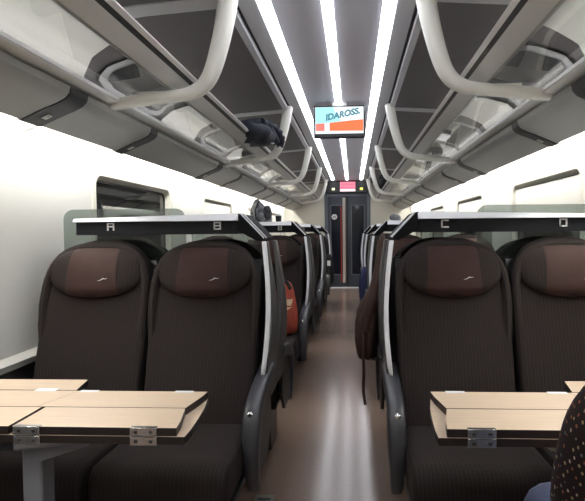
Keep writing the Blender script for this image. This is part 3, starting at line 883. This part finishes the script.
# grey patterned backpack and a small dark cup on the second left header
H2 = ROWS[1]; ZH = 1.334
t = thing('backpack', 'grey patterned backpack standing on the second left header shelf', 'backpack', (-.66, H2 + .13, ZH))
rd = []
for z, rx, ry in ((0, .075, .07), (.02, .088, .082), (.06, .092, .086), (.10, .080, .08), (.13, .060, .06), (.155, .040, .045), (.182, .022, .026), (.196, .006, .008)):
    rd.append(((-.045 * z / .18, 0, z), rx, ry))
bd = obj('body', cloth(bmesh.new(), rd, wob=.010, seed=4, freq=14), M['greycloth'], t, angle=80)
obj('pocket', ellipsoid(bmesh.new(), (.05, -.05, .075), (.036, .03, .066), 18, 10, 2.2, .01, 2), M['pocket'], t, angle=80)
obj('strap', sweep(bmesh.new(), smooth_path([(-.045, -.078, .02), (-.05, -.092, .08), (-.04, -.072, .13), (-.025, -.03, .175)], 5), .009, .005, (1, 0, 0), 8), M['blackcloth'], t)
t = thing('drink_cup', 'small dark cup with white lid on the second left header shelf', 'cup', (-.525, H2 + .13, ZH))
def rev(bm, prof, seg=18):
    return loft(bm, [[(r * math.cos(2 * PI * j / seg), r * math.sin(2 * PI * j / seg), z) for j in range(seg)] for r, z in prof])
obj('body', rev(bmesh.new(), [(.020, 0), (.024, .002), (.027, .048), (.026, .05)]), M['blackcloth'], t)
obj('lid', rev(bmesh.new(), [(.026, .05), (.031, .051), (.031, .058), (.024, .060), (.023, .066)]), M['white'], t)
# crumpled bag on the second right header
t = tag(obj('crumpled_bag', ellipsoid(bmesh.new(), (.485, H2 + .14, ZH + .030), (.055, .05, .032), 20, 12, 2.2, .035, 6), M['greycloth'], angle=80),
        'small crumpled grey bag on the second right header shelf', 'bag')

# red backpack on the second left aisle seat
t = thing('red_backpack', 'red backpack with black strap propped on the second aisle seat from the left front', 'backpack', (-.408, ROWS[1] - .40, .47))
rd = []
for z, rx, ry in ((0, .06, .075), (.02, .088, .09), (.08, .096, .10), (.18, .093, .095), (.26, .084, .085), (.33, .068, .065), (.38, .044, .045), (.40, .015, .018)):
    rd.append(((0, .10 * z, z), rx, ry))
bd = obj('body', cloth(bmesh.new(), rd, wob=.012, seed=9, freq=9), M['redbag'], t, angle=80)
obj('pocket', prism(bmesh.new(), [(-.09, .03), (.02, .02), (.03, .15), (-.08, .17)], 'y', -.115, -.06), M['blackcloth'], t, bevel=.02)
obj('strap', sweep(bmesh.new(), smooth_path([(-.075, -.07, .10), (-.085, -.06, .26), (-.05, -.03, .385), (.01, -.02, .40), (.05, -.03, .34)], 6), .014, .007, (0, 1, 0), 8), M['blackcloth'], t)
pp = thing('paper_leaflet', 'cream folded leaflet tucked across the red backpack', 'leaflet', (-.43, ROWS[1] - .53, .70))
obj('page', prism(bmesh.new(), [(-.10, .002), (.085, .0), (.10, .05), (.04, .044), (-.10, .055)], 'y', -.003, .0), M['paper'], pp, smooth=False)
obj('page', prism(bmesh.new(), [(-.03, -.045), (.03, -.05), (.095, -.008), (.03, -.014)], 'y', -.012, -.004), M['paper'], pp, smooth=False)

# brown coat hanging at the aisle side behind seat C, its belt trailing
t = thing('brown_coat', 'brown coat hanging into the aisle behind the nearest right aisle seat', 'coat', (.245, ROWS[0] + BB + .12, .535))
rd = []
for z, cx, rx, ry in ((.02, -.055, .035, .05), (.03, -.055, .055, .08), (.06, -.055, .066, .10), (.13, -.058, .074, .12), (.22, -.052, .078, .12), (.30, -.042, .072, .11), (.40, .000, .048, .10), (.50, .018, .036, .09), (.60, .026, .030, .08), (.67, .030, .022, .06), (.70, .032, .010, .03)):
    rd.append(((cx, 0, z), rx * .85, ry))
bd = obj('body', cloth(bmesh.new(), rd, wob=.016, seed=2, freq=8), M['brown'], t, angle=80)
obj('belt', sweep(bmesh.new(), smooth_path([(-.075, -.11, .22), (-.080, -.118, .10), (-.077, -.115, -.02), (-.08, -.112, -.12), (-.070, -.11, -.20)], 5), .008, .004, (0, 1, 0), 8), M['brown'], t)
obj('sleeve', sweep(bmesh.new(), smooth_path([(.028, -.06, .66), (.012, -.09, .52), (-.022, -.105, .38), (-.06, -.105, .26), (-.06, -.10, .19)], 5), .030, .026, (0, 1, 0), 12), M['brown'], t, angle=80)

# blue jacket and dark coat draped over far armrests
t = thing('blue_jacket', 'dark blue jacket draped over the armrest of the third right aisle seat', 'jacket', (.262, ROWS[2] - .22, .53))
rd = [((0, 0, z), rx, ry) for z, rx, ry in ((0, .05, .09), (.03, .062, .12), (.10, .066, .13), (.18, .06, .12), (.25, .045, .10), (.29, .02, .05))]
obj('body', cloth(bmesh.new(), rd, wob=.016, seed=5), M['blue'], t, angle=80)
obj('sleeve', sweep(bmesh.new(), smooth_path([(.0, -.10, .24), (-.045, -.14, .15), (-.05, -.14, .03), (-.04, -.13, -.08)], 5), .032, .028, (0, 1, 0), 10), M['blue'], t, angle=80)
t = thing('dark_coat', 'black coat with a white tag over the armrest of the farthest left aisle seat', 'coat', (-.275, ROWS[3] - .22, .42))
rd = [((0, 0, z), rx, ry) for z, rx, ry in ((0, .06, .09), (.05, .08, .13), (.18, .08, .14), (.30, .07, .13), (.40, .05, .10), (.46, .02, .05))]
obj('body', cloth(bmesh.new(), rd, wob=.02, seed=7), M['blackcloth'], t, angle=80)
obj('tag', B(-.01, .04, -.150, -.140, .29, .37), M['white'], t)

# ------------------------------------------------------------------ passenger at the right corner
P = thing('person', 'seated person in a dark flecked knit and navy jeans at the lower right corner', 'person', (.715, .70, 0))
def V(*a): return Vector(a)
# body: pelvis, spine, neck, head, arms to wrists, legs to ankles (local to P)
bv = [V(0, -.06, .54), V(0, -.03, .70), V(0, .04, .88), V(0, .08, 1.00), V(0, .10, 1.09), V(0, .125, 1.16), V(0, .145, 1.26), V(0, .13, 1.34),
      V(-.17, .08, 1.00), V(-.205, .18, .79), V(-.07, .36, .665), V(.17, .08, 1.00), V(.225, .18, .79), V(.09, .36, .665),
      V(-.09, -.04, .53), V(-.14, .47, .62), V(-.10, .45, .30), V(-.10, .44, .09), V(.09, -.04, .53), V(.12, .47, .585), V(.12, .45, .30), V(.12, .44, .09)]
be = [(0, 1), (1, 2), (2, 3), (3, 4), (4, 5), (5, 6), (6, 7), (3, 8), (8, 9), (9, 10), (3, 11), (11, 12), (12, 13), (0, 14), (14, 15), (15, 16), (16, 17), (0, 18), (18, 19), (19, 20), (20, 21)]
br = [(.13, .11), (.12, .10), (.135, .10), (.11, .085), .052, .062, .088, .06, .055, .042, .028, .055, .042, .028, .075, .055, .05, .036, .075, .055, .05, .036]
# hands, five fingers each
for wrist, sgn in ((10, 1), (13, -1)):
    w = bv[wrist]; d = V(.55 * sgn, .80, -.10).normalized(); side = V(.80, -.55 * sgn, 0).normalized()
    palm = len(bv); bv.append(w + d * .05); be.append((wrist, palm)); br.append((.036, .018))
    for k, ln in enumerate((.07, .08, .075, .06)):
        kn = w + d * .095 + side * (.027 - .018 * k)
        a = len(bv); bv += [kn, kn + d * ln * .5 + V(0, 0, -.012), kn + d * ln * .85 + V(0, 0, -.038)]
        be += [(palm, a), (a, a + 1), (a + 1, a + 2)]; br += [.0095, .009, .0075]
    a = len(bv); bv += [w + d * .045 + side * .042 + V(0, 0, -.01), w + d * .085 + side * .052 + V(0, 0, -.02)]
    be += [(palm, a), (a, a + 1)]; br += [.011, .009]
skin_mesh('body', bv, be, br, M['skin'], P)
# knit jumper
sv = [V(0, -.05, .58), V(0, -.02, .72), V(0, .045, .89), V(0, .085, 1.015), V(0, .098, 1.075),
      V(-.165, .095, 1.005), V(-.20, .14, .945), V(-.212, .185, .80), V(-.18, .27, .725), V(-.10, .35, .675), V(.165, .085, .985), V(.225, .13, .93), V(.245, .185, .80), V(.19, .27, .725), V(.11, .35, .675)]
se = [(0, 1), (1, 2), (2, 3), (3, 4), (3, 5), (5, 6), (6, 7), (7, 8), (8, 9), (3, 10), (10, 11), (11, 12), (12, 13), (13, 14)]
sr = [(.155, .135), (.145, .125), (.155, .125), (.125, .10), .062, .075, .068, .060, .054, .045, .075, .072, .066, .056, .045]
skin_mesh('jumper', sv, se, sr, M['sweater'], P)
tv_ = [V(0, -.06, .55), V(-.10, -.02, .535), V(-.125, .25, .590), V(-.15, .49, .632), V(-.13, .50, .53), V(-.10, .455, .30), V(-.10, .44, .10), V(.10, -.02, .535), V(.11, .25, .565), V(.12, .49, .590), V(.12, .50, .50), V(.12, .455, .30), V(.12, .44, .10)]
te = [(0, 1), (1, 2), (2, 3), (3, 4), (4, 5), (5, 6), (0, 7), (7, 8), (8, 9), (9, 10), (10, 11), (11, 12)]
trr = [.13, .10, .092, .082, .078, .07, .058, .10, .092, .082, .078, .07, .058]
skin_mesh('jeans', tv_, te, trr, M['jeans'], P)
hb = bmesh.new()
ellipsoid(hb, (0, .115, 1.295), (.098, .105, .105), 22, 14, 2.1, .012, 3)
obj('hair', hb, M['hair'], P, angle=80)
fb = bmesh.new()
for sx in (-1, 1):
    ellipsoid(fb, (sx * .033, .222, 1.262), (.014, .010, .009), 12, 8)
obj('eyes', fb, M['white'], P)
nb = bmesh.new(); sweep(nb, [(0, .222, 1.268), (0, .238, 1.245), (0, .244, 1.226), (0, .228, 1.218)], .012, .012, (1, 0, 0), 8)
for sx in (-1, 1): ellipsoid(nb, (sx * .088, .14, 1.245), (.010, .022, .032), 10, 8)
obj('nose_and_ears', nb, M['skin'], P, angle=80)
lb = bmesh.new(); ellipsoid(lb, (0, .222, 1.192), (.026, .012, .008), 12, 8); obj('mouth', lb, mat('lips', (165, 95, 90), 0.5), P)
for sx in (-.10, .12):
    obj('shoe', (lambda bm: ellipsoid(bm, (sx, .50, .045), (.047, .135, .045), 18, 10, 2.6))(bmesh.new()), M['black'], P, angle=80)

# ------------------------------------------------------------------ camera, world, view
cam = bpy.data.cameras.new('camera'); co = bpy.data.objects.new('camera', cam); C.objects.link(co)
cam.sensor_fit = 'HORIZONTAL'; cam.sensor_width = 36.0
F = 520.0
cam.lens = F * 36.0 / 585.0
cam.shift_x = -(325 - 292.5) / 585.0
cam.clip_start = 0.02
yaw, pitch, roll = math.radians(3.08), math.radians(2.15), math.radians(-0.5)
R = Matrix.Rotation(yaw, 4, 'Z') @ Matrix.Rotation(PI / 2 - pitch, 4, 'X') @ Matrix.Rotation(roll, 4, 'Z')
co.matrix_world = Matrix.Translation((.115, 0, 1.25)) @ R
S.camera = co
w = bpy.data.worlds.new('night'); S.world = w; w.use_nodes = True
w.node_tree.nodes['Background'].inputs['Color'].default_value = (.01, .011, .013, 1)
w.node_tree.nodes['Background'].inputs['Strength'].default_value = 1.0
S.view_settings.view_transform = 'Standard'
S.view_settings.look = 'None'
S.view_settings.exposure = 0.15
S.view_settings.gamma = 1.0
S.view_settings.use_curve_mapping = False
S.cycles.use_denoising = True
S.cycles.max_bounces = 8
S.cycles.caustics_reflective = False
S.cycles.caustics_refractive = False
